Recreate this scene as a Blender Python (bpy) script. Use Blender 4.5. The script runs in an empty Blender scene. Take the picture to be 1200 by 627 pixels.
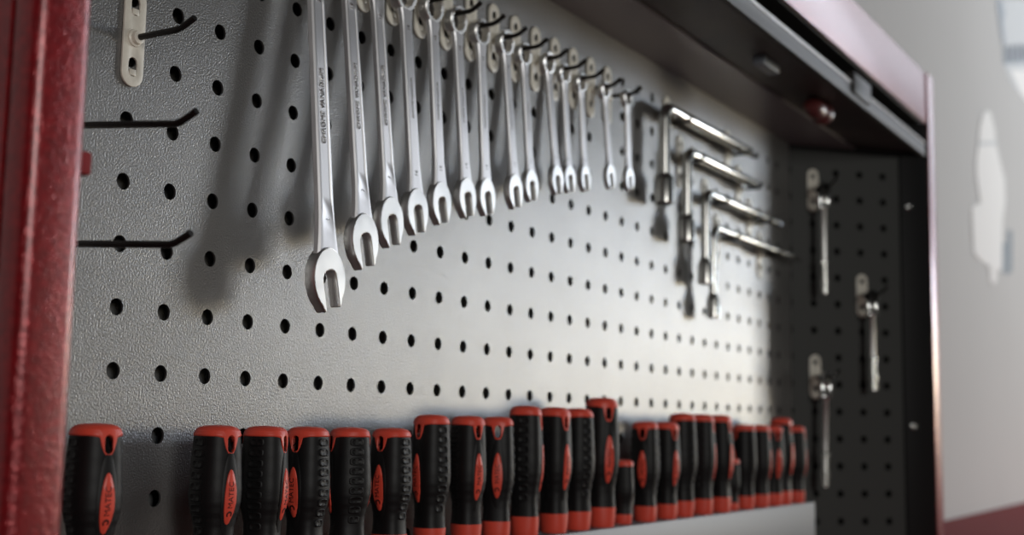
import bpy, bmesh, math
from mathutils import Vector, Matrix, Euler
PI = math.pi
MM = 0.001
C = bpy.context.scene.collection
S = 38.0                                   # pegboard pitch in mm
WA = 0.8102                                # angle of the corner wing
WX = 1240.9                                # where the wing plane meets the back board
WT = Vector((math.sin(WA), -math.cos(WA), 0)); WN = Vector((-math.cos(WA), -math.sin(WA), 0))
CAMP = Vector((-537.44, -595.32, -30.36)); YAW, PITCH, ROLL, FPX = 1.0321, .1243, .0163, 1512.78

# ------------------------------------------------------------------ materials
def nodes(name):
    m = bpy.data.materials.new(name); m.use_nodes = True
    nt = m.node_tree; b = nt.nodes['Principled BSDF']
    return m, nt, b
def noise(nt, scale, detail=2.0, rough=.5):
    tc = nt.nodes.new('ShaderNodeTexCoord'); n = nt.nodes.new('ShaderNodeTexNoise')
    n.inputs['Scale'].default_value = scale; n.inputs['Detail'].default_value = detail; n.inputs['Roughness'].default_value = rough
    nt.links.new(tc.outputs['Object'], n.inputs['Vector']); return n
def mat(name, col, rough=.5, metal=0.0, bump=None, vary=None, coat=0.0, spec=.5, rvary=None, coat_rough=.1):
    m, nt, b = nodes(name)
    b.inputs['Base Color'].default_value = (*col, 1); b.inputs['Roughness'].default_value = rough
    b.inputs['Metallic'].default_value = metal; b.inputs['Coat Weight'].default_value = coat
    b.inputs['Coat Roughness'].default_value = coat_rough
    b.inputs['Specular IOR Level'].default_value = spec
    if vary:
        sc, amt = vary
        n = noise(nt, sc, 4); r = nt.nodes.new('ShaderNodeValToRGB')
        r.color_ramp.elements[0].position = .3; r.color_ramp.elements[1].position = .7
        r.color_ramp.elements[0].color = (*[c * (1 - amt) for c in col], 1)
        r.color_ramp.elements[1].color = (*[min(1, c * (1 + amt)) for c in col], 1)
        nt.links.new(n.outputs['Fac'], r.inputs['Fac']); nt.links.new(r.outputs['Color'], b.inputs['Base Color'])
    if rvary:
        sc, lo, hi = rvary
        n = noise(nt, sc, 3); r = nt.nodes.new('ShaderNodeMapRange')
        r.inputs['From Min'].default_value = .3; r.inputs['From Max'].default_value = .7
        r.inputs['To Min'].default_value = lo; r.inputs['To Max'].default_value = hi
        nt.links.new(n.outputs['Fac'], r.inputs['Value']); nt.links.new(r.outputs['Result'], b.inputs['Roughness'])
    if bump:
        sc, st, dist = bump
        n = noise(nt, sc, 2); bp = nt.nodes.new('ShaderNodeBump')
        bp.inputs['Strength'].default_value = st; bp.inputs['Distance'].default_value = dist
        nt.links.new(n.outputs['Fac'], bp.inputs['Height']); nt.links.new(bp.outputs['Normal'], b.inputs['Normal'])
    return m
M = dict(
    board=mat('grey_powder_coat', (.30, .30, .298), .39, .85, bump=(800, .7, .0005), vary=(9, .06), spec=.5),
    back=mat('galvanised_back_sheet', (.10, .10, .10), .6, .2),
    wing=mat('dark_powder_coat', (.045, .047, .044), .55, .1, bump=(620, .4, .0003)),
    frame=mat('black_frame_paint', (.006, .006, .0065), .6, 0, bump=(300, .2, .0003), spec=.3),
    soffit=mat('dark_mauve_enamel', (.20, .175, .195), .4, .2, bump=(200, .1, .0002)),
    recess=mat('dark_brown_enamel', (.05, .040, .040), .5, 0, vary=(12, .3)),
    red=mat('red_hammertone', (.27, .006, .011), .24, .3, bump=(520, .9, .0008), vary=(300, .3), coat=.9, coat_rough=.28),
    redflat=mat('red_enamel', (.24, .02, .024), .7, 0, bump=(200, .1, .0003), spec=.2),
    steel=mat('satin_chrome', (.84, .835, .82), .33, 1.0, rvary=(60, .29, .37)),
    shank=mat('brushed_chrome', (.78, .78, .80), .45, 1.0),
    polish=mat('polished_chrome', (.83, .83, .82), .16, 1.0),
    gun=mat('brushed_tube_steel', (.62, .62, .59), .27, 1.0),
    zinc=mat('yellowed_zinc_plate', (.76, .73, .64), .42, .1, vary=(60, .18)),
    rod=mat('black_oxide_wire', (.014, .013, .012), .38, .4),
    rubber=mat('black_rubber_grip', (.006, .006, .0065), .52, 0, bump=(900, .25, .0002), spec=.3),
    cap=mat('red_plastic', (.80, .085, .05), .42, 0, bump=(700, .1, .0001)),
    print=mat('dark_print', (.03, .006, .006), .5),
    alu=mat('anodised_aluminium', (.20, .215, .24), .5, .2, bump=(300, .06, .0001)),
    bar=mat('grey_bar_enamel', (.035, .033, .032), .5, 0, spec=.3),
    wall=mat('painted_wall', (.56, .558, .558), .8, 0, bump=(60, .08, .001), vary=(2.0, .02)),
    white=mat('white_glaze', (.93, .93, .93), .8, 0),
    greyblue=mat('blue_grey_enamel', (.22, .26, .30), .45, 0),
    silver=mat('silver_paint', (.66, .69, .72), .8, 0),
    ridge=mat('dark_ridged_rubber', (.10, .10, .11), .5, 0),
    knob=mat('dark_red_plastic', (.10, .02, .02), .35, 0),
    lip_highlight=mat('painted_lip_highlight', (.3, .28, .27), .35, .4),  # lighter tone that paints in the rail's highlight
    blue=mat('blue_enamel', (.05, .11, .17), .4, 0),
    floor=mat('grey_concrete', (.30, .29, .27), .7, 0, vary=(3, .2), bump=(40, .2, .002)),
)

# ------------------------------------------------------------------ mesh helpers (all in mm)
def finish(name, bm, m, parent=None, smooth=True, angle=35, loc=None, rot=None, doubles=True):
    if doubles: bmesh.ops.remove_doubles(bm, verts=bm.verts, dist=1e-4)
    bmesh.ops.recalc_face_normals(bm, faces=bm.faces)
    for f in bm.faces: f.smooth = smooth
    if smooth:
        for e in bm.edges:
            if len(e.link_faces) == 2 and e.calc_face_angle(0) > math.radians(angle): e.smooth = False
    for v in bm.verts: v.co *= MM
    me = bpy.data.meshes.new(name); bm.to_mesh(me); bm.free()
    me.materials.append(m)
    o = bpy.data.objects.new(name, me); C.objects.link(o)
    if parent: o.parent = parent
    if loc is not None: o.location = Vector(loc) * MM
    if rot is not None: o.rotation_euler = rot
    return o
def empty(name, loc, label, cat, group=None, rot=(0, 0, 0)):
    o = bpy.data.objects.new(name, None); C.objects.link(o)
    o.empty_display_size = .01
    o.location = Vector(loc) * MM; o.rotation_euler = rot
    tag(o, label, cat, group); return o
def tag(o, label, cat, group=None):
    o['label'] = label; o['category'] = cat
    if group: o['group'] = group
    return o
def struct(o, label=None):
    o['kind'] = 'structure'
    if label: o['label'] = label
    return o
def box(bm, lo, hi, bev=0, seg=2):
    r = bmesh.ops.create_cube(bm, size=1)
    vs = r['verts']
    for v in vs: v.co = Vector([(lo[i] + hi[i]) / 2 + v.co[i] * (hi[i] - lo[i]) for i in range(3)])
    if bev:
        es = list({e for v in vs for e in v.link_edges})
        bmesh.ops.bevel(bm, geom=es, offset=bev, segments=seg, affect='EDGES', profile=.5)
    return bm
def loft(bm, rings, close=True, cap0=True, cap1=True):
    vr = [[bm.verts.new(p) for p in r] for r in rings]
    n = len(vr[0])
    for a, b in zip(vr, vr[1:]):
        for i in range(n if close else n - 1):
            j = (i + 1) % n
            bm.faces.new((a[i], a[j], b[j], b[i]))
    if cap0: bm.faces.new(list(reversed(vr[0])))
    if cap1: bm.faces.new(vr[-1])
    return vr
def circ(r, z, n=24, a0=0): return [Vector((r * math.cos(a0 + 2 * PI * i / n), r * math.sin(a0 + 2 * PI * i / n), z)) for i in range(n)]
def lathe(bm, prof, n=28, mtx=None):
    rings = [circ(max(r, .01), z, n) for r, z in prof]
    if mtx: rings = [[mtx @ p for p in r] for r in rings]
    loft(bm, rings)
def tube(bm, pts, r, n=12, radii=None):
    pts = [Vector(p) for p in pts]
    rings = []; up = None
    for i, p in enumerate(pts):
        t = ((pts[i + 1] - p) if i == 0 else (p - pts[i - 1]) if i == len(pts) - 1 else (pts[i + 1] - p).normalized() + (p - pts[i - 1]).normalized()).normalized()
        if up is None:
            up = Vector((0, 0, 1)) if abs(t.z) < .9 else Vector((1, 0, 0))
        a = t.cross(up).normalized(); b = a.cross(t).normalized(); up = b
        rr = radii[i] if radii else r
        rings.append([p + a * rr * math.cos(2 * PI * k / n) + b * rr * math.sin(2 * PI * k / n) for k in range(n)])
    loft(bm, rings)
def arc(c, u, v, r, a0, a1, n):
    return [Vector(c) + Vector(u) * r * math.cos(a0 + (a1 - a0) * i / n) + Vector(v) * r * math.sin(a0 + (a1 - a0) * i / n) for i in range(n + 1)]
def plate2d(bm, outer, holes, y0, y1, bev=0):
    """flat outline (x,z) with holes, thickness from y0 (front, negative) to y1"""
    loops = []
    edges = []
    for lp in [outer] + holes:
        vs = [bm.verts.new((p[0], y0, p[1])) for p in lp]
        es = [bm.edges.new((vs[i], vs[(i + 1) % len(vs)])) for i in range(len(vs))]
        edges += es
    if holes:
        r = bmesh.ops.triangle_fill(bm, use_beauty=True, use_dissolve=False, edges=edges)
        fs = [g for g in r['geom'] if isinstance(g, bmesh.types.BMFace)]
    else:
        fs = [bm.faces.new(vs)]
    r = bmesh.ops.extrude_face_region(bm, geom=fs)
    for g in r['geom']:
        if isinstance(g, bmesh.types.BMVert): g.co.y = y1
    bmesh.ops.recalc_face_normals(bm, faces=bm.faces)
    if bev:
        es = [e for e in bm.edges if len(e.link_faces) == 2 and e.calc_face_angle(0) > .9 and abs(e.verts[0].co.y - e.verts[1].co.y) < 1e-4]
        bmesh.ops.bevel(bm, geom=es, offset=bev, segments=2, affect='EDGES', profile=.5, clamp_overlap=True)
def stadium(cx, cz, w, h, n=8):
    r = w / 2; k = h / 2 - r
    return ([(cx + r * math.cos(a), cz + k + r * math.sin(a)) for a in [PI * i / n for i in range(n + 1)]] +
            [(cx + r * math.cos(a), cz - k + r * math.sin(a)) for a in [PI + PI * i / n for i in range(n + 1)]])
def text_bm(s, size, depth, spacing=1.0):
    cu = bpy.data.curves.new('t', 'FONT'); cu.body = s; cu.size = size; cu.extrude = depth
    cu.align_x = 'CENTER'; cu.align_y = 'CENTER'; cu.resolution_u = 2; cu.space_character = spacing
    o = bpy.data.objects.new('t', cu); C.objects.link(o)
    dg = bpy.context.evaluated_depsgraph_get(); me = bpy.data.meshes.new_from_object(o.evaluated_get(dg))
    bm = bmesh.new(); bm.from_mesh(me)
    bpy.data.objects.remove(o); bpy.data.curves.remove(cu); bpy.data.meshes.remove(me)
    return bm
def copy_tree(o, parent=None):
    c = o.copy(); C.objects.link(c)
    if parent:
        c.parent = parent; c.matrix_parent_inverse = o.matrix_parent_inverse
    for ch in list(o.children): copy_tree(ch, c)
    return c
def perforated(bm, c0, c1, r0, r1, lo, hi, p=S, rad=5.2, th=1.5, n=24, x0=0, z0=0):
    """board in the x-z plane, front at y=0, holes at x0+c*p, z0+r*p, border out to lo/hi"""
    h = p / 2
    def sq(a):
        c, s = math.cos(a), math.sin(a); k = h / max(abs(c), abs(s)); return c * k, s * k
    A = [2 * PI * i / n for i in range(n)]
    SQ = [sq(a) for a in A]
    for c in range(c0, c1 + 1):
        for r in range(r0, r1 + 1):
            x, z = x0 + c * p, z0 + r * p
            o = [bm.verts.new((x + q[0], 0, z + q[1])) for q in SQ]
            i1 = [bm.verts.new((x + rad * math.cos(a), 0, z + rad * math.sin(a))) for a in A]
            i2 = [bm.verts.new((x + rad * math.cos(a), th, z + rad * math.sin(a))) for a in A]
            for k in range(n):
                j = (k + 1) % n
                bm.faces.new((o[k], o[j], i1[j], i1[k])); bm.faces.new((i1[k], i1[j], i2[j], i2[k]))
    X0, X1, Z0, Z1 = x0 + c0 * p - h, x0 + c1 * p + h, z0 + r0 * p - h, z0 + r1 * p + h
    def q(a, b, c, d):
        if c - a > .01 and d - b > .01: bm.faces.new([bm.verts.new(v) for v in ((a, 0, b), (c, 0, b), (c, 0, d), (a, 0, d))])
    q(lo[0], lo[1], X0, hi[1]); q(X1, lo[1], hi[0], hi[1]); q(X0, lo[1], X1, Z0); q(X0, Z1, X1, hi[1])

# ------------------------------------------------------------------ setting: wall, floor
bm = bmesh.new(); box(bm, (-1500, 40, -1150), (6200, 160, 2300))
struct(finish('wall_back', bm, M['wall'], smooth=False), 'light grey painted wall behind the red cabinet')
bm = bmesh.new(); box(bm, (-1500, -3000, -1200), (6200, 160, -1150))
struct(finish('floor', bm, M['floor'], smooth=False), 'grey concrete floor')

# red bench along the wall, under the cabinet
bench = empty('workbench', (1800, -250, -1150), 'red topped workbench running along the grey wall below the tool cabinet', 'workbench')
def BX(name, lo, hi, m, par, org, bev=0):
    bm = bmesh.new(); box(bm, lo, hi, bev); 
    for v in bm.verts: v.co -= Vector(org)
    return finish(name, bm, m, par)
BO = (1800, -250, -1150)
BX('worktop', (-400, -560, -248), (4200, 38, -208), M['redflat'], bench, BO, 6)
for x in (-380, 1850, 4120):
    for y in (-540, -30):
        BX('leg', (x, y, -1150), (x + 60, y + 60, -248), M['frame'], bench, BO, 3)
BX('rear_panel', (-320, 10, -1050), (4120, 14, -248), M['redflat'], bench, BO)

# ------------------------------------------------------------------ the cabinet
cab = empty('tool_cabinet', (600, 0, -208), 'large red tool cabinet with grey perforated back board and dark angled right wing', 'cabinet')
CO = Vector((600, 0, -208))
def part(name, bm, m, par=cab, smooth=True, **k):
    for v in bm.verts: v.co -= CO
    return finish(name, bm, m, par, smooth, **k)
TOP, BOT = 384, -206
bm = bmesh.new(); perforated(bm, -3, 31, -4, 9, (-166, BOT), (1231, TOP + 3))
part('perforated_back_board', bm, M['board'], smooth=False)
bm = bmesh.new(); box(bm, (-185, 14, BOT), (1290, 20, 510)); part('back_sheet', bm, M['back'], smooth=False)
# angled wing: board, dark frame strip, screws
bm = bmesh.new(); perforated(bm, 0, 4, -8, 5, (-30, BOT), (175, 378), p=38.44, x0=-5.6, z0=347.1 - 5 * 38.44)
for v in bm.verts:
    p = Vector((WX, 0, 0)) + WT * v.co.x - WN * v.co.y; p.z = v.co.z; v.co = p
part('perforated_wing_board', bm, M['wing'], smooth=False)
def wingbox(lo, hi, bev=0):
    bm = bmesh.new(); box(bm, lo, hi, bev)
    for v in bm.verts:
        p = Vector((WX, 0, 0)) + WT * v.co.x + WN * v.co.y; p.z = v.co.z; v.co = p
    return bm
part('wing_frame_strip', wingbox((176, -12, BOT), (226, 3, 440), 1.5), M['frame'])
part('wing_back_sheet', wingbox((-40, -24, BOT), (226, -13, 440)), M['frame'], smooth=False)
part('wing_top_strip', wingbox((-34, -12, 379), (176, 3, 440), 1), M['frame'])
for z in (305, -17):
    bm = bmesh.new(); lathe(bm, [(5.2, 0), (5.2, 1.2), (4.2, 2.6), (2.6, 3.0), (2.2, 1.6), (0, 1.6)], 20)
    mt = Matrix(((WT.x, 0, WN.x, 0), (WT.y, 0, WN.y, 0), (0, 1, 0, 0), (0, 0, 0, 1)))
    for v in bm.verts: v.co = mt @ v.co + Vector((WX, 0, z)) + WT * 189 + WN * 3
    part('screw', bm, M['polish'])
# posts
bm = bmesh.new(); box(bm, (-185, -148, BOT), (-154, -128, 510), 7, 4); box(bm, (-185, -130, BOT), (-181, 20, 510), 0)
part('left_post', bm, M['red'])
bm = bmesh.new(); box(bm, (1401, -158, BOT), (1440, -138, 512), 2, 2); box(bm, (1436, -140, BOT), (1440, 20, 512))
part('right_post', bm, M['red'])
# latch nub and lever on the inner edge of the left post
bm = bmesh.new(); box(bm, (-156, -137, 80), (-142, -129, 91), 1.5)
part('latch_tab', bm, M['redflat'])
bm = bmesh.new(); tube(bm, [(-156, -122, 70), (-150, -122, 55), (-146.5, -122, 25), (-146, -122, 0), (-149, -122, -22), (-156, -122, -35)], 3.2, 10)
part('latch_lever', bm, M['blue'])
# head: roof, soffit, recess, rail, fascia
bm = bmesh.new(); box(bm, (-185, -155, 506), (1401, 20, 510)); part('roof', bm, M['red'], smooth=False)
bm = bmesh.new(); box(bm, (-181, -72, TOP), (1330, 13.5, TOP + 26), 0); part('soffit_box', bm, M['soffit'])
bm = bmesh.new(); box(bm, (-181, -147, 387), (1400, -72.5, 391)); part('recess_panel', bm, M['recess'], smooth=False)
bm = bmesh.new()
box(bm, (-154, -155, 381.5), (1392, -151.5, 399.5), 1); box(bm, (-154, -151.5, 381.5), (1392, -146, 384), .8)
part('front_rail', bm, M['bar'])
bm = bmesh.new(); box(bm, (-154, -155.8, 399.6), (1392, -143, 403), 1.2); part('rail_highlight_lip', bm, M['lip_highlight'])  # pale strip drawn as the highlight along the rail's top edge
bm = bmesh.new(); box(bm, (1010, -159, 388), (1085, -140, 415), 2); part('rail_catch', bm, M['bar'])
bm = bmesh.new(); box(bm, (-154, -156, 432), (1401, -151, 510), 1.5); part('fascia', bm, M['red'])
bm = bmesh.new(); box(bm, (-154, -151, 430), (1400, -60, 434)); part('slot_liner', bm, M['frame'], smooth=False)
# knob and clip in the recess
bm = bmesh.new(); mt = Matrix.Translation((1015, -108, 374)) @ Matrix.Rotation(PI / 2, 4, 'Y')
lathe(bm, [(0, -24), (7, -23), (11, -18), (12.5, -8), (12.5, 8), (10, 18), (14, 20), (15, 26), (13, 34), (0, 36)], 24, mt)
part('roller_knob', bm, M['knob'])
bm = bmesh.new(); box(bm, (800, -118, 377), (852, -104, 388), 2); part('roller_clip', bm, M['greyblue'])

# tool rack rail (holds the screwdrivers)
rack = empty('screwdriver_rack', (500, 0, -160), 'pale aluminium rail along the cabinet bottom in which the screwdrivers stand', 'rack')
RO = Vector((500, 0, -160)); RZ = -120
def rp(name, lo, hi, bev=1):
    bm = bmesh.new(); box(bm, lo, hi, bev)
    for v in bm.verts: v.co -= RO
    return finish(name, bm, M['alu'], rack)
rp('front_lip', (-160, -58, -196), (1148, -56, RZ + .5), .8)
rp('top_strip', (-160, -56.2, RZ - 2), (1148, -44, RZ), .5)
rp('top_strip', (-160, -32, RZ - 2), (1148, -3, RZ), .5)
rp('rear_flange', (-160, -3, -160), (1148, -1, RZ), .5)
bm = bmesh.new(); box(bm, (1146, -56, -196), (1148, -3, RZ - 2), .3)
for v in bm.verts: v.co -= RO
finish('end_plate', bm, M['alu'], rack)

# ------------------------------------------------------------------ pegboard hooks
HG = 'wire hooks on perforated boards'
def make_hook(loc, label, length=30, tip=9, drop=0, rot=0, group=HG, tipup=.75):
    t = empty('pegboard_hook', loc, label, 'hook', group, (0, 0, rot))
    bm = bmesh.new(); plate2d(bm, stadium(0, 1, 17, 63), [stadium(0, 20, 7, 12, 5), stadium(0, -18, 7, 12, 5)], -1.9, -.3, .25)
    finish('mounting_plate', bm, M['zinc'], t, angle=50)
    bm = bmesh.new(); mt = Matrix.Rotation(PI / 2, 4, 'X')
    lathe(bm, [(5.6, 1.7), (5.4, 3), (4.2, 3.6), (4.0, 6.2), (2.0, 6.8)], 16, mt)
    finish('rivet', bm, M['zinc'], t)
    bm = bmesh.new()
    e = Vector((0, -length, -drop)); u = Vector((0, -math.cos(tipup), math.sin(tipup)))
    pts = [Vector((0, -2, 0)), e * .5, e + Vector((0, 3.0, 0))] + [e + Vector((0, -.5, .4)) + u * 1.2, e + u * (tip * .6), e + u * tip]
    tube(bm, pts, 2.0, 10); finish('wire_rod', bm, M['rod'], t)
    for z in (20, -18):                     # bent tabs that grip the holes
        bm = bmesh.new(); box(bm, (-2.6, -2.3, z - 5.5), (2.6, -.2, z - 1.5), .5); finish('tab', bm, M['zinc'], t)
    return t
make_hook((1, 0, 203), 'silver plate hook with a short bare black rod, top left corner of the board', 40, 13, tipup=.42)
make_hook((-52, 0, 137), 'long bare black rod hook beside the red post, upper of two', 98, 13, 9, tipup=.42)
make_hook((-52, 0, 69), 'long bare black rod hook beside the red post, lower of two', 98, 13, 6, tipup=.42)

# ------------------------------------------------------------------ combination wrenches
SIZES = [22, 19, 17, 16, 15, 14, 13, 12, 11, 10, 9, 8, 7, 6]
#  column, distance of the ring and of the jaw from the board, lowest z
W = [(4, 12, 37, 50), (5, 12, 38, 83), (6, 10, 33, 104), (7, 10, 29, 119), (8, 11, 25, 133), (9, 10, 25, 144), (10, 10, 20, 152),
     (11, 12, 26, 163), (12, 9, 20, 176), (13, 13, 26, 188), (14, 10, 18, 197), (15, 8.5, 15, 205), (16, 16, 24, 213), (17, 23, 26, 217)]
ORD = ['longest and leftmost', 'second longest', 'third longest', 'fourth longest', 'fifth longest', 'sixth longest', 'seventh longest', 'eighth longest',
       'ninth longest', 'fifth from the right and tenth longest', 'fourth from the right and eleventh longest', 'third from the right and twelfth longest', 'second smallest', 'smallest and rightmost']
ROD_Z = 8.33 * S
def make_wrench(i):
    col, d, db, zb = W[i]
    L0 = ROD_Z + 2 - zb
    lean = math.asin((db - d) / L0)
    Wd = .088 * L0 + 10.5
    Ro = Wd * .48; Ri = Ro * .69; tr = min(Wd * .30, 2 * d - 5)
    t = empty('combination_wrench', (col * S, -d, ROD_Z + 2.0), '%s combination wrench of the row, chrome, marked %d' % (ORD[i], SIZES[i]), 'wrench', 'chrome combination wrenches hanging in a row', (-lean, 0, 0))
    # ring hangs with its inner top on the rod: centre at -Ri
    zc = -Ri
    n = 48
    bm = bmesh.new()
    def rp_(r, y, k):
        a = 2 * PI * k / n; x, z = r * math.cos(a), r * math.sin(a)
        return Vector((x, y - z * math.tan(lean * 2.3), zc + z))
    def star(k): return Ri * (1.0 if k % 4 in (0, 1) else 1.06)
    h = tr / 2
    prof = [(lambda k: Ro, -h + .7), (lambda k: Ro - .6, -h), (lambda k: star(k) + .4, -h), (lambda k: star(k), -h + .5), (lambda k: star(k), h - .5), (lambda k: star(k) + .4, h), (lambda k: Ro - .6, h), (lambda k: Ro, h - .7)]
    rings = [[bm.verts.new(rp_(f(k), y, k)) for f, y in prof] for k in range(n)]
    for k in range(n):
        a, b = rings[k], rings[(k + 1) % n]
        for j in range(8): bm.faces.new((a[j], a[(j + 1) % 8], b[(j + 1) % 8], b[j]))
    finish('ring_end', bm, M['steel'], t, angle=22)
    # jaw
    R = Wd / 2; th = Wd * .26
    VS = 1.2; zj = -L0 + R * 1.0 * VS - 2                                  # centre of the open head
    rot = math.radians(15)
    s = R * .40
    out = [(R * math.cos(a), 1.06 * R * math.sin(a)) for a in [math.radians(-48 + 276 * k / 40) for k in range(41)]]
    out += [(-.60 * R, -.93 * R), (-.48 * R, -1.06 * R), (-s, -1.02 * R)]
    out += [(-s, -.1 * R), (-s * .96, .08 * R), (-s * .75, .2 * R), (-s * .35, .27 * R), (s * .35, .27 * R), (s * .75, .2 * R), (s * .96, .08 * R), (s, -.1 * R)]
    out += [(s, -1.02 * R), (.48 * R, -1.06 * R), (.60 * R, -.93 * R)]
    out = [(x * math.cos(rot) - z * math.sin(rot), (x * math.sin(rot) + z * math.cos(rot)) * VS) for x, z in out]
    bm = bmesh.new(); plate2d(bm, [(x, z + zj) for x, z in out], [], -th / 2 - .4, th / 2 - .4, min(1.0, .04 * Wd))
    jt = Matrix.Translation((0, 0, zj + R)) @ Matrix.Rotation(lean * .9, 4, 'X') @ Matrix.Translation((0, 0, -zj - R))
    for v in bm.verts: v.co = jt @ v.co
    o = finish('open_jaw', bm, M['steel'], t, angle=30)
    for p in o.data.polygons:
        if len(p.vertices) > 8: p.use_smooth = False
    # shank
    hw0 = Wd * .205
    z0 = zc - Ro + 1.0; z1 = zj + R * .80
    bm = bmesh.new(); rings = []
    grooved = i < 3
    for k in range(25):
        f = k / 24; z = z0 + (z1 - z0) * f
        flare = max(0, (f - .80) / .20); top = max(0, (.10 - f) / .10)
        hw = hw0 * (1 + .16 * f + .55 * flare ** 2 + .35 * top ** 2)
        ht = th * (.34 + .06 * top + .05 * flare)
        g = .55 * min(1, max(0, (f - .05) / .05), max(0, (.90 - f) / .10)) if grooved else 0
        pr = [(-hw, -ht * .55), (-hw * .86, -ht * .95), (-hw * .66, -ht), (-hw * .58, -ht + g), (hw * .58, -ht + g), (hw * .66, -ht), (hw * .86, -ht * .95), (hw, -ht * .55)]
        pr += [(-x, -y) for x, y in pr]
        rings.append([Vector((x, y - .4, z)) for x, y in pr])
    loft(bm, rings)
    finish('shank', bm, M['shank'], t, angle=25)
    # raised marks
    zt = z0 + (z1 - z0)
    ysurf = -th * .34 - .4
    def mark(txt, size, zz, name, vert=True):
        b = text_bm(txt, size, .35)
        for v in b.verts:
            x, y, e = v.co
            if vert: v.co = Vector((-y * 1.0, ysurf - e + (.35 if grooved else .1), zz + x))
            else: v.co = Vector((x, ysurf - e + (.35 if grooved else .1), zz + y))
        return finish(name, b, M['polish'], t, doubles=False)
    ln = z0 - z1
    if i < 12:
        mark(str(SIZES[i]), hw0 * .85, z0 - ln * .10, 'size_mark'); mark(str(SIZES[i]), hw0 * .95, z1 + ln * .12, 'size_mark')
    if i < 9: mark('CHROME VANADIUM', hw0 * .82 if grooved else hw0 * .6, z0 - ln * (.48), 'lettering')
    return t
for i in range(14):
    col, d = W[i][0], W[i][1]
    make_hook((col * S, 0, ROD_Z), 'hook carrying the %s wrench' % ORD[i], max(26, d + 8), 11, tipup=.55)
    make_wrench(i)

# ------------------------------------------------------------------ L shaped socket wrenches
LW = [(755, 1047, 327, 219, 6.8, 11.5, 31, 'topmost'), (818, 1062, 289.5, 185, 6.2, 10.2, 28, 'second from the top'),
      (874, 1145, 250.8, 142, 5.6, 9.0, 28, 'third from the top'), (898, 1222, 212.2, 104, 5.0, 8.0, 26, 'lowest')]
LH = [((21, 26), 8.42), ((22, 27), 7.42), ((24, 28), 6.42), ((25, 29), 5.42)]
for (x0, x1, za, zb, r, rs, hs, w), (cols, hz) in zip(LW, LH):
    d = 17; za = hz * S + 2 + r
    t = empty('socket_wrench', (x0, -d, zb), 'bent L-shaped steel socket wrench, %s of four on the board' % w, 'wrench', 'L-shaped socket wrenches')
    br = 15
    org = Vector((x0, 0, zb))
    pts = [Vector((0, 0, hs - 3)), Vector((0, 0, (za - zb) * .6)), Vector((0, 0, za - zb - br))]
    pts += arc((br, 0, za - zb - br), (-1, 0, 0), (0, 0, 1), br, 0, PI / 2, 8)[1:]
    X = x1 - x0
    bm = bmesh.new(); tube(bm, pts + [Vector((X * .4, 0, za - zb)), Vector((X - 26, 0, za - zb)), Vector((X - 23, 0, za - zb))], r, 20, [r] * (len(pts) + 2) + [r * .8])
    finish('bent_tube', bm, M['gun'], t)
    bm = bmesh.new(); prof = [(rs * .62, hs - 12), (rs * .62, 0.6), (rs * .9, 0), (rs, .9), (rs, hs - 5), (rs * .82, hs), (r, hs + 3)]
    rings = []
    for k, (rr, z) in enumerate(prof): rings.append(circ(rr, z, 24) if k > 1 else [Vector((rr * math.cos(a) * (1 if j % 4 == 0 else .93), rr * math.sin(a) * (1 if j % 4 == 0 else .93), z)) for j, a in enumerate([2 * PI * q / 24 for q in range(24)])])
    loft(bm, rings); finish('socket_end', bm, M['gun'], t)
    bm = bmesh.new(); rr = [[Vector((x, q * math.cos(a), za - zb + q * math.sin(a))) for a in [PI / 6 + PI / 3 * k for k in range(6)]] for x, q in ((X - 25, r * .72), (X - 3, r * .72), (X, r * .5))]
    loft(bm, rr); finish('hex_tip', bm, M['polish'], t, smooth=False)
    for c, side in zip(cols, ('left', 'right')):
        make_hook((c * S, 0, hz * S), '%s hook under the %s L-shaped socket wrench' % (side, w), 27, 9)

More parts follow.
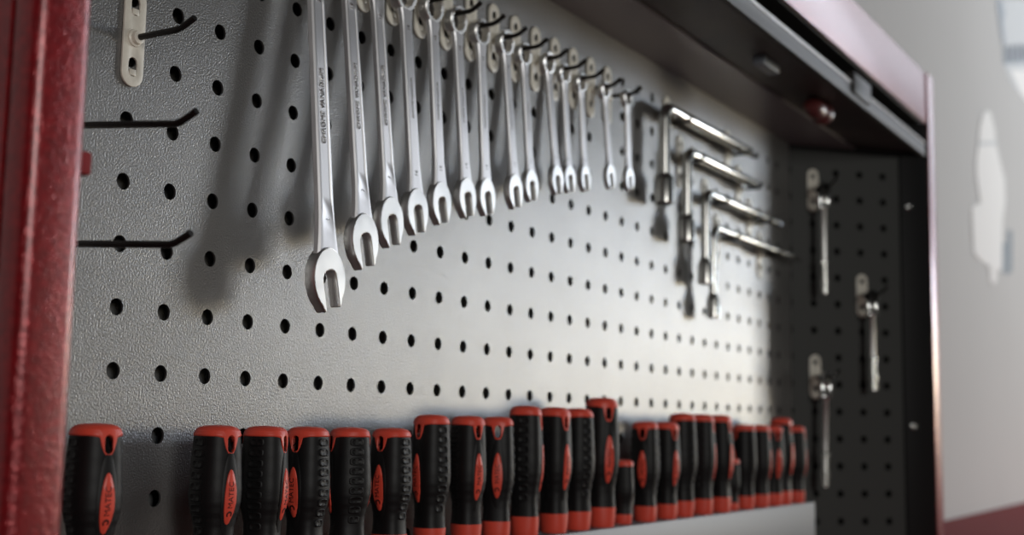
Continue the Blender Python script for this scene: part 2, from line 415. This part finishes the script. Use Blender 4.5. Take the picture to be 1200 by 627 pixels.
# ------------------------------------------------------------------ hinged wrenches on the wing
WR = [(33.5, 318, 31, 318 - 165, 0, 'topmost', 'upper left'), (110.5, 168, 27, 168 - 31, 0, 'right hand', 'right'), (33.5, 49, 31, 49 + 104, 1.5, 'lowest', 'lower left')]
for tt, hz, d, ln, lean, w, hw in WR:
    p = Vector((WX, 0, hz)) + WT * tt
    rz = PI / 2 - WA - PI / 2 + PI / 2 if 0 else math.atan2(WT.y, WT.x)
    make_hook(p, '%s hook on the dark wing board' % hw, 52, 18, 0, rz, tipup=.45)
    q = p + WN * d
    t = empty('hinged_wrench', (q.x, q.y, q.z), 'slim chrome hinged-head wrench, %s of three on the dark wing' % w, 'wrench', 'hinged wrenches on the wing', (0, math.radians(lean), rz))
    bm = bmesh.new()
    n = 24; Ro, Ri, h = 9.5, 4.6, 5.5
    rg = [[Vector((rr * math.cos(2 * PI * k / n), y, -2.4 + rr * math.sin(2 * PI * k / n))) for rr, y in ((Ro, -h + 1), (Ro - 1, -h), (Ri, -h), (Ri, h), (Ro - 1, h), (Ro, h - 1))] for k in range(n)]
    vr = [[bm.verts.new(v) for v in r] for r in rg]
    for k in range(n):
        a, b = vr[k], vr[(k + 1) % n]
        for j in range(6): bm.faces.new((a[j], a[(j + 1) % 6], b[(j + 1) % 6], b[j]))
    finish('ratchet_head', bm, M['rod'] if w != 'lowest' else M['polish'], t)
    bm = bmesh.new()
    for s_ in (-1, 1): box(bm, (s_ * 5.6 - 2.0, -4, -27), (s_ * 5.6 + 2.0, 4, -7.5), 1.2)
    box(bm, (-7.2, -4, -31), (7.2, 4, -24), 2.2); finish('clevis', bm, M['polish'], t)
    bm = bmesh.new(); lathe(bm, [(3.9, -ln + 40), (3.7, -32), (5.2, -29)], 16); finish('shank', bm, M['steel'], t)
    bm = bmesh.new(); g = -ln
    lathe(bm, [(0, g), (4.2, g), (5, g + 1), (5, g + 14), (6.4, g + 15), (6.4, g + 19), (5, g + 20), (4.6, g + 42), (6.4, g + 43), (6.4, g + 47), (4, g + 49)], 20)
    finish('grip', bm, M['gun'], t)

# ------------------------------------------------------------------ screwdrivers
PROF = [(0, .70), (.02, .74), (.07, .77), (.15, .80), (.18, .775), (.25, .75), (.31, .76), (.37, .825), (.43, .92), (.49, .985), (.56, 1.0), (.66, .975), (.78, .94), (.88, .90), (.935, .88), (.965, .83), (.985, .70), (.997, .45), (1.0, .02)]
def lerp(tb, t):
    for (a, x), (b, y) in zip(tb, tb[1:]):
        if t <= b:
            f = (t - a) / (b - a); f = f * f * (3 - 2 * f) if y != x and .2 < t < .9 else f
            return x + (y - x) * f
    return tb[-1][1]
def surf(th, t, R, H, off=0):
    r = lerp(PROF, t) * R * (1 - .035 * math.cos(4 * th) * min(1, max(0, (1 - t) * 12)) * min(1, t * 6)) + off
    return Vector((r * math.cos(th), r * math.sin(th), t * H))
NT = 96
def cap_low(th):
    c = abs(math.cos(th)); a = math.acos(min(1, c))            # 0 at the hole faces
    return .925 - .095 * math.sqrt(max(0, 1 - (a / .36) ** 2)) - .035 * max(0, 1 - a / .85) ** 2
def boolcut(o, cutter):
    md = o.modifiers.new('b', 'BOOLEAN'); md.operation = 'DIFFERENCE'; md.object = cutter; md.solver = 'EXACT'
    dg = bpy.context.evaluated_depsgraph_get(); me = bpy.data.meshes.new_from_object(o.evaluated_get(dg))
    o.modifiers.clear(); old = o.data; o.data = me; bpy.data.meshes.remove(old)
def make_driver(H, R, full=True):
    root = empty('screwdriver', (0, 0, 0), 'x', 'screwdriver', 'screwdrivers standing in the rail')
    # rubber body
    bm = bmesh.new(); ts = [.15 + .81 * k / 44 for k in range(45)]
    loft(bm, [[surf(2 * PI * i / NT, t, R, H) for i in range(NT)] for t in ts])
    body = finish('grip', bm, M['rubber'], root, angle=60)
    bm = bmesh.new()
    loft(bm, [[surf(2 * PI * i / NT, t, R, H, .35) for i in range(NT)] for t in (0, .02, .07, .12, .152)])
    finish('collar', bm, M['cap'], root)
    # red cap with two tongues
    bm = bmesh.new(); rows = []
    for k in range(19):
        f = k / 18
        rows.append([surf(2 * PI * i / NT, (lambda lo: lo + (1.0 - lo) * (f if f < .5 else 1 - 2 * (1 - f) ** 2 if False else f))(cap_low(2 * PI * i / NT) if full else .90), R, H, .55 * min(1, f * 9 + .05)) for i in range(NT)])
    inner = [Vector((p.x * .8, p.y * .8, p.z)) for p in rows[0]]
    loft(bm, [inner] + rows, cap0=True, cap1=True)
    cap = finish('cap', bm, M['cap'], root, angle=50)
    bm = bmesh.new(); lathe(bm, [(3.0, -75), (3.0, 2)], 12); finish('blade', bm, M['steel'], root)
    if not full: return root
    # lanyard hole
    bm = bmesh.new()
    k = R / 14.3
    st = stadium(0, .873 * H, 5.0 * k, 9.8 * k, 8)
    loft(bm, [[Vector((x, a, b)) for a, b in st] for x in (-40, 40)])
    cut = finish('cutter', bm, M['cap'])
    bpy.context.view_layer.update()
    boolcut(body, cut); boolcut(cap, cut)
    bpy.data.objects.remove(cut)
    for me in (body.data, cap.data):
        for p in me.polygons: p.use_smooth = True
    # inserts, rims, lettering, ribs
    def patch(bm, fn, ua, va, cx, depth):
        g = [[bm.verts.new(fn(u, v, depth)) for u in ua] for v in va]
        for a, b in zip(g, g[1:]):
            for i in range(len(ua) - 1): bm.faces.new((a[i], a[i + 1], b[i + 1], b[i]))
    def oval(name, th0, hw, hh, off, m, tc=.52):
        bm = bmesh.new(); rows = []
        for q, o_ in ((1.0, -.8), (1.0, off * .5), (.93, off), (.6, off * 1.15), (.3, off * 1.2), (.02, off * 1.2)):
            ring = []
            for i in range(32):
                a = 2 * PI * i / 32
                w = hw * q * math.cos(a) * (1 - .12 * math.sin(a)); h_ = hh * q * math.sin(a)
                t = tc + h_ / H
                ring.append(surf(th0 + w / R, t, R, H, o_))
            rows.append(ring)
        loft(bm, rows, cap0=False); return finish(name, bm, m, root, angle=50)
    for th0 in (0, PI):
        oval('grip_rim', th0, 5.9 * k, .285 * H, .45, M['rubber'], .54)
        ins = oval('grip_insert', th0, 4.1 * k, .185 * H, 1.0, M['cap'])
        b = text_bm('MATEC', 4.6 * k, .05)
        bmesh.ops.subdivide_edges(b, edges=b.edges, cuts=1)
        for v in b.verts:
            x, y, e = v.co; v.co = surf(th0 - y / R, .535 + x / H, R, H, 1.27 + e)
        b2 = bmesh.new(); st1 = circ(2.0 * k, 0, 16); st2 = circ(1.0 * k, 0, 16)
        v1 = [b2.verts.new(surf(th0 + p.x / R, .405 + p.y / H, R, H, 1.3)) for p in st1]; v2 = [b2.verts.new(surf(th0 + p.x / R, .405 + p.y / H, R, H, 1.3)) for p in st2]
        for i in range(16): b2.faces.new((v1[i], v1[(i + 1) % 16], v2[(i + 1) % 16], v2[i]))
        me = bpy.data.meshes.new('t'); b2.to_mesh(me); b2.free(); b.from_mesh(me); bpy.data.meshes.remove(me)
        o = finish('print', b, M['print'], ins, doubles=False)
    for th0 in (PI / 2, -PI / 2):
        bm = bmesh.new()
        for q in range(9):
            tc = .885 - q * .0735
            rings = []
            for sc_, off in ((1.0, -.3), (1.0, .35), (.88, .65), (.74, .65), (.66, .3), (.02, .3)):
                ring = []
                for i in range(20):
                    a = 2 * PI * i / 20; ca, sa = math.cos(a), math.sin(a)
                    e = (abs(ca) ** 4 + abs(sa) ** 4) ** -.25
                    ring.append(surf(th0 + ca * e * 5.0 * k * sc_ / R, tc + sa * e * .029 * sc_, R, H, off))
                rings.append(ring)
            loft(bm, rings, cap0=False)
        finish('grip_ribs', bm, M['rubber'], root, angle=50)
    return root
DY = -38
# x, size class, angle of the lanyard hole to the camera axis (positive turns to picture right), label
D = [(-44.0, 'S', 32, 'leftmost screwdriver of the rack, alone beside the red post'),
     (50, 'S', 38, 'second screwdriver from the left, lanyard hole and red insert turned right'),
     (93.5, 'S', 66, 'third screwdriver from the left, red insert only a sliver at its right edge'),
     (135, 'S', -36, 'fourth screwdriver from the left, dim red insert and right hand ribs'),
     (180, 'S', -68, 'fifth screwdriver from the left, ribbed side facing the viewer'),
     (229, 'S', -36, 'sixth screwdriver from the left, last of the low left hand row'),
     (280, 'M', -48, 'seventh screwdriver from the left, first of three a step taller, ribs lit'),
     (331, 'M', 40, 'eighth screwdriver from the left, bright red insert turned right'),
     (376, 'M', 2, 'ninth screwdriver from the left, hole and red insert facing the viewer'),
     (422, 'L', 84, 'tenth screwdriver from the left, first of three tall ones, plain black side out'),
     (473, 'L', 50, 'eleventh screwdriver from the left, middle of three tall ones'),
     (517, 'L', -50, 'twelfth screwdriver from the left, just left of the tallest'),
     (565, 'X', 28, 'tallest screwdriver of the rack, printed red insert facing out'),
     (612, 'T', 0, 'larger stubby screwdriver, just right of the tallest one'),
     (663, 'M', -12, 'screwdriver right of the larger stubby one, dim red insert facing out'),
     (714, 'M', 48, 'second screwdriver right of the larger stubby one, bright insert at right edge'),
     (757, 'L', -52, 'first of three tall screwdrivers in the right half, ribs on its right'),
     (811, 'L', 84, 'middle of three tall screwdrivers in the right half of the rack'),
     (864, 'L', 66, 'last of three tall screwdrivers in the right half, beside the small stubby one'),
     (902, 't', 0, 'small slim stubby screwdriver in the right half of the rack'),
     (941, 'M', -55, 'screwdriver just right of the small stubby one'),
     (994, 'M', 84, 'fifth screwdriver from the right end of the rack, if counting the stubby none'),
     (1040, 'M', 38, 'third screwdriver from the right end, red insert facing out'),
     (1076, 'L', 70, 'second screwdriver from the right end, taller than its neighbours'),
     (1130, 'M', 90, 'last screwdriver at the right end of the rack, against the dark wing')]
D[21] = (994, 'M', 84, 'fourth screwdriver from the right end of the rack, plain black side out')
protos = {}
SPEC = dict(S=(89, 15.3, True), M=(99.5, 14.8, True), L=(109.5, 15.5, True), X=(120.5, 16.8, True), T=(61.5, 11.4, False), t=(59.5, 9.8, False))
cyaw = YAW
fwd = Vector((math.sin(YAW), math.cos(YAW))); rgt = Vector((math.cos(YAW), -math.sin(YAW)))
for x, cl, al, lab in D:
    if cl not in protos: o = protos[cl] = make_driver(*SPEC[cl])
    else: o = copy_tree(protos[cl])
    o.location = Vector((x, DY, RZ + .05)) * MM
    v = (Vector((x, DY)) - Vector((CAMP.x, CAMP.y))).normalized(); r = Vector((v.y, -v.x))
    a = math.radians(al); n = -v * math.cos(a) + r * math.sin(a)
    o.rotation_euler = (0, 0, math.atan2(n.y, n.x)); o['label'] = lab

# ------------------------------------------------------------------ ornaments on the wall
def flat(name, pts, m, par, org, y0, y1):
    bm = bmesh.new(); plate2d(bm, [(x - org[0], z - org[2]) for x, z in pts], [], y0 - org[1], y1 - org[1])
    return finish(name, bm, m, par, smooth=False)
PO = Vector((2930, 40, 361))
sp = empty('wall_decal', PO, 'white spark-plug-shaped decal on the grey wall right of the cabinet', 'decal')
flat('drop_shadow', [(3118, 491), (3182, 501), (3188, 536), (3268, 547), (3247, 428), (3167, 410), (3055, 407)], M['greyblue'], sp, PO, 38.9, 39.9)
flat('plug_outline', [(2944, 821), (2990, 822), (3033, 792), (3051, 753), (3094, 722), (3161, 675), (3163, 615), (3131, 570), (3114, 544), (3080, 409), (3007, 406), (3002, 374), (2943, 361), (2910, 368), (2915, 404), (2807, 404), (2715, 414), (2710, 527), (2817, 553), (2800, 578), (2774, 617), (2780, 662), (2818, 707), (2835, 750), (2885, 797)], M['white'], sp, PO, 37.5, 38.8)
flat('neck_line', [(2822, 711), (3060, 761), (3064, 752), (2815, 701)], M['silver'], sp, PO, 37, 37.4)
PQ = Vector((3500, 40, 984))
sl = empty('wall_decal', PQ, 'pale tapering decal with a dark striped band, cut off by the right picture edge', 'decal')
flat('pale_body', [(3223, 1205), (3595, 1317), (3996, 1438), (3947, 1270), (3895, 1031), (3610, 994), (3473, 984), (3360, 986), (3267, 996), (3217, 1011), (3204, 1012), (3212, 1062), (3240, 1074), (3225, 1135), (3257, 1174)], M['silver'], sl, PQ, 38.6, 39.9)
flat('dark_edge', [(3130, 1177), (3223, 1205), (3257, 1174), (3225, 1135), (3241, 1079), (3212, 1062), (3179, 1092)], M['greyblue'], sl, PQ, 38, 38.5)
flat('pale_tip', [(3320, 1024), (3933, 1175), (3885, 1031), (3610, 994), (3473, 990)], M['white'], sl, PQ, 37.6, 38.5)
flat('band', [(3212, 1062), (3946, 1267), (3934, 1208), (3204, 1012)], M['greyblue'], sl, PQ, 38, 38.5)
for k in range(8):
    x = 3245 + k * 88; z = 1022 + (x - 3212) * .279
    flat('band_stripe', [(x, z - 1), (x + 44, z + 11), (x + 50, z + 60), (x + 6, z + 48)], M['ridge'], sl, PQ, 37.4, 37.9)
# ------------------------------------------------------------------ light
def area(name, target, az, el, dist, w, h, power, col):
    a, e = math.radians(az), math.radians(el)
    dirv = Vector((math.sin(a) * math.cos(e), -math.cos(a) * math.cos(e), math.sin(e)))
    l = bpy.data.lights.new(name, 'AREA'); l.shape = 'RECTANGLE'; l.size = w; l.size_y = h; l.energy = power; l.color = col
    o = bpy.data.objects.new(name, l); C.objects.link(o)
    o.location = Vector(target) * MM + dirv * dist
    o.rotation_euler = (-dirv).to_track_quat('-Z', 'Y').to_euler()
    return o
area('window_sky', (600, 0, 150), 64, 5.4, 5.0, .56, .50, 32, (.74, .85, 1.0))
area('window_ground', (600, 0, 150), 64, 0.2, 5.0, .60, .40, 27, (1.0, .86, .62))
area('front_fill', (1250, 0, 150), -43, 6, 3.6, .7, .7, 26, (1.0, .98, .94))  # fill light from an unseen source at front left, for the wing plates
l = bpy.data.lights.new('wall_fill', 'AREA'); l.shape = 'RECTANGLE'; l.size = .9; l.size_y = .25; l.energy = 12; l.color = (.97, .98, 1.0)  # fill light added to brighten the wall, no lamp modelled
o = bpy.data.objects.new('wall_fill', l); C.objects.link(o); o.location = (3.5, -1.3, 1.9)
o.rotation_euler = (Vector((2.9, 0, .3)) - o.location).to_track_quat('-Z', 'Y').to_euler()
w = bpy.data.worlds.new('World'); bpy.context.scene.world = w; w.use_nodes = True
nt = w.node_tree; bg = nt.nodes['Background']
def nd(t, **k):
    n = nt.nodes.new(t)
    for a, v in k.items(): setattr(n, a, v)
    return n
def ramp(src, a, b, lo, hi):
    r = nd('ShaderNodeMapRange', interpolation_type='SMOOTHSTEP')
    for q, v in zip(('From Min', 'From Max', 'To Min', 'To Max'), (a, b, lo, hi)): r.inputs[q].default_value = v
    nt.links.new(src, r.inputs['Value']); return r.outputs['Result']
def mul(a, b):
    r = nd('ShaderNodeMath', operation='MULTIPLY'); nt.links.new(a, r.inputs[0]); nt.links.new(b, r.inputs[1]); return r.outputs[0]
tc = nd('ShaderNodeTexCoord'); sx = nd('ShaderNodeSeparateXYZ'); nt.links.new(tc.outputs['Generated'], sx.inputs[0])
dp = nd('ShaderNodeVectorMath', operation='DOT_PRODUCT'); dp.inputs[1].default_value = (.85, -.527, 0)
nt.links.new(tc.outputs['Generated'], dp.inputs[0])
# bright open yard low on the right, dim hall elsewhere
band = mul(mul(ramp(sx.outputs['Z'], .03, .13, 1, 0), ramp(sx.outputs['Z'], -.30, -.05, 0, 1)), ramp(dp.outputs['Value'], .70, .97, 0, .55))
base = ramp(dp.outputs['Value'], -.2, 1, .008, .032)
ad = nd('ShaderNodeMath', operation='ADD'); nt.links.new(band, ad.inputs[0]); nt.links.new(base, ad.inputs[1])
# bright patch added to the world for glare on fascia and right post
d2 = nd('ShaderNodeVectorMath', operation='DOT_PRODUCT'); d2.inputs[1].default_value = (.919, -.246, .309)
nt.links.new(tc.outputs['Generated'], d2.inputs[0])
a2 = nd('ShaderNodeMath', operation='ADD'); nt.links.new(ad.outputs[0], a2.inputs[0]); nt.links.new(ramp(d2.outputs['Value'], .984, .996, 0, 3.2), a2.inputs[1])
nt.links.new(a2.outputs[0], bg.inputs['Strength'])
hue = nd('ShaderNodeMix', data_type='RGBA'); nt.links.new(ramp(sx.outputs['Z'], -.02, .16, 0, 1), hue.inputs['Factor'])
hue.inputs['A'].default_value = (1.0, .93, .80, 1); hue.inputs['B'].default_value = (.84, .90, 1.0, 1)
nt.links.new(hue.outputs['Result'], bg.inputs['Color'])

# ------------------------------------------------------------------ camera
cy, sy, cp, spp = math.cos(YAW), math.sin(YAW), math.cos(PITCH), math.sin(PITCH)
f = Vector((sy * cp, cy * cp, spp)); rt = Vector((cy, -sy, 0)); up = rt.cross(f)
r2 = rt * math.cos(ROLL) + up * math.sin(ROLL); u2 = up * math.cos(ROLL) - rt * math.sin(ROLL)
cam = bpy.data.cameras.new('Camera'); co = bpy.data.objects.new('Camera', cam); C.objects.link(co)
co.matrix_world = Matrix(((r2.x, u2.x, -f.x, CAMP.x * MM), (r2.y, u2.y, -f.y, CAMP.y * MM), (r2.z, u2.z, -f.z, CAMP.z * MM), (0, 0, 0, 1)))
cam.sensor_width = 36; cam.lens = FPX / 1200 * 36; cam.clip_start = .01
cam.dof.use_dof = True; cam.dof.focus_distance = .83; cam.dof.aperture_fstop = 6.0
sc = bpy.context.scene; sc.camera = co
sc.view_settings.view_transform = 'Standard'; sc.view_settings.look = 'None'; sc.view_settings.gamma = 1; sc.view_settings.use_curve_mapping = False
sc.view_settings.exposure = 0
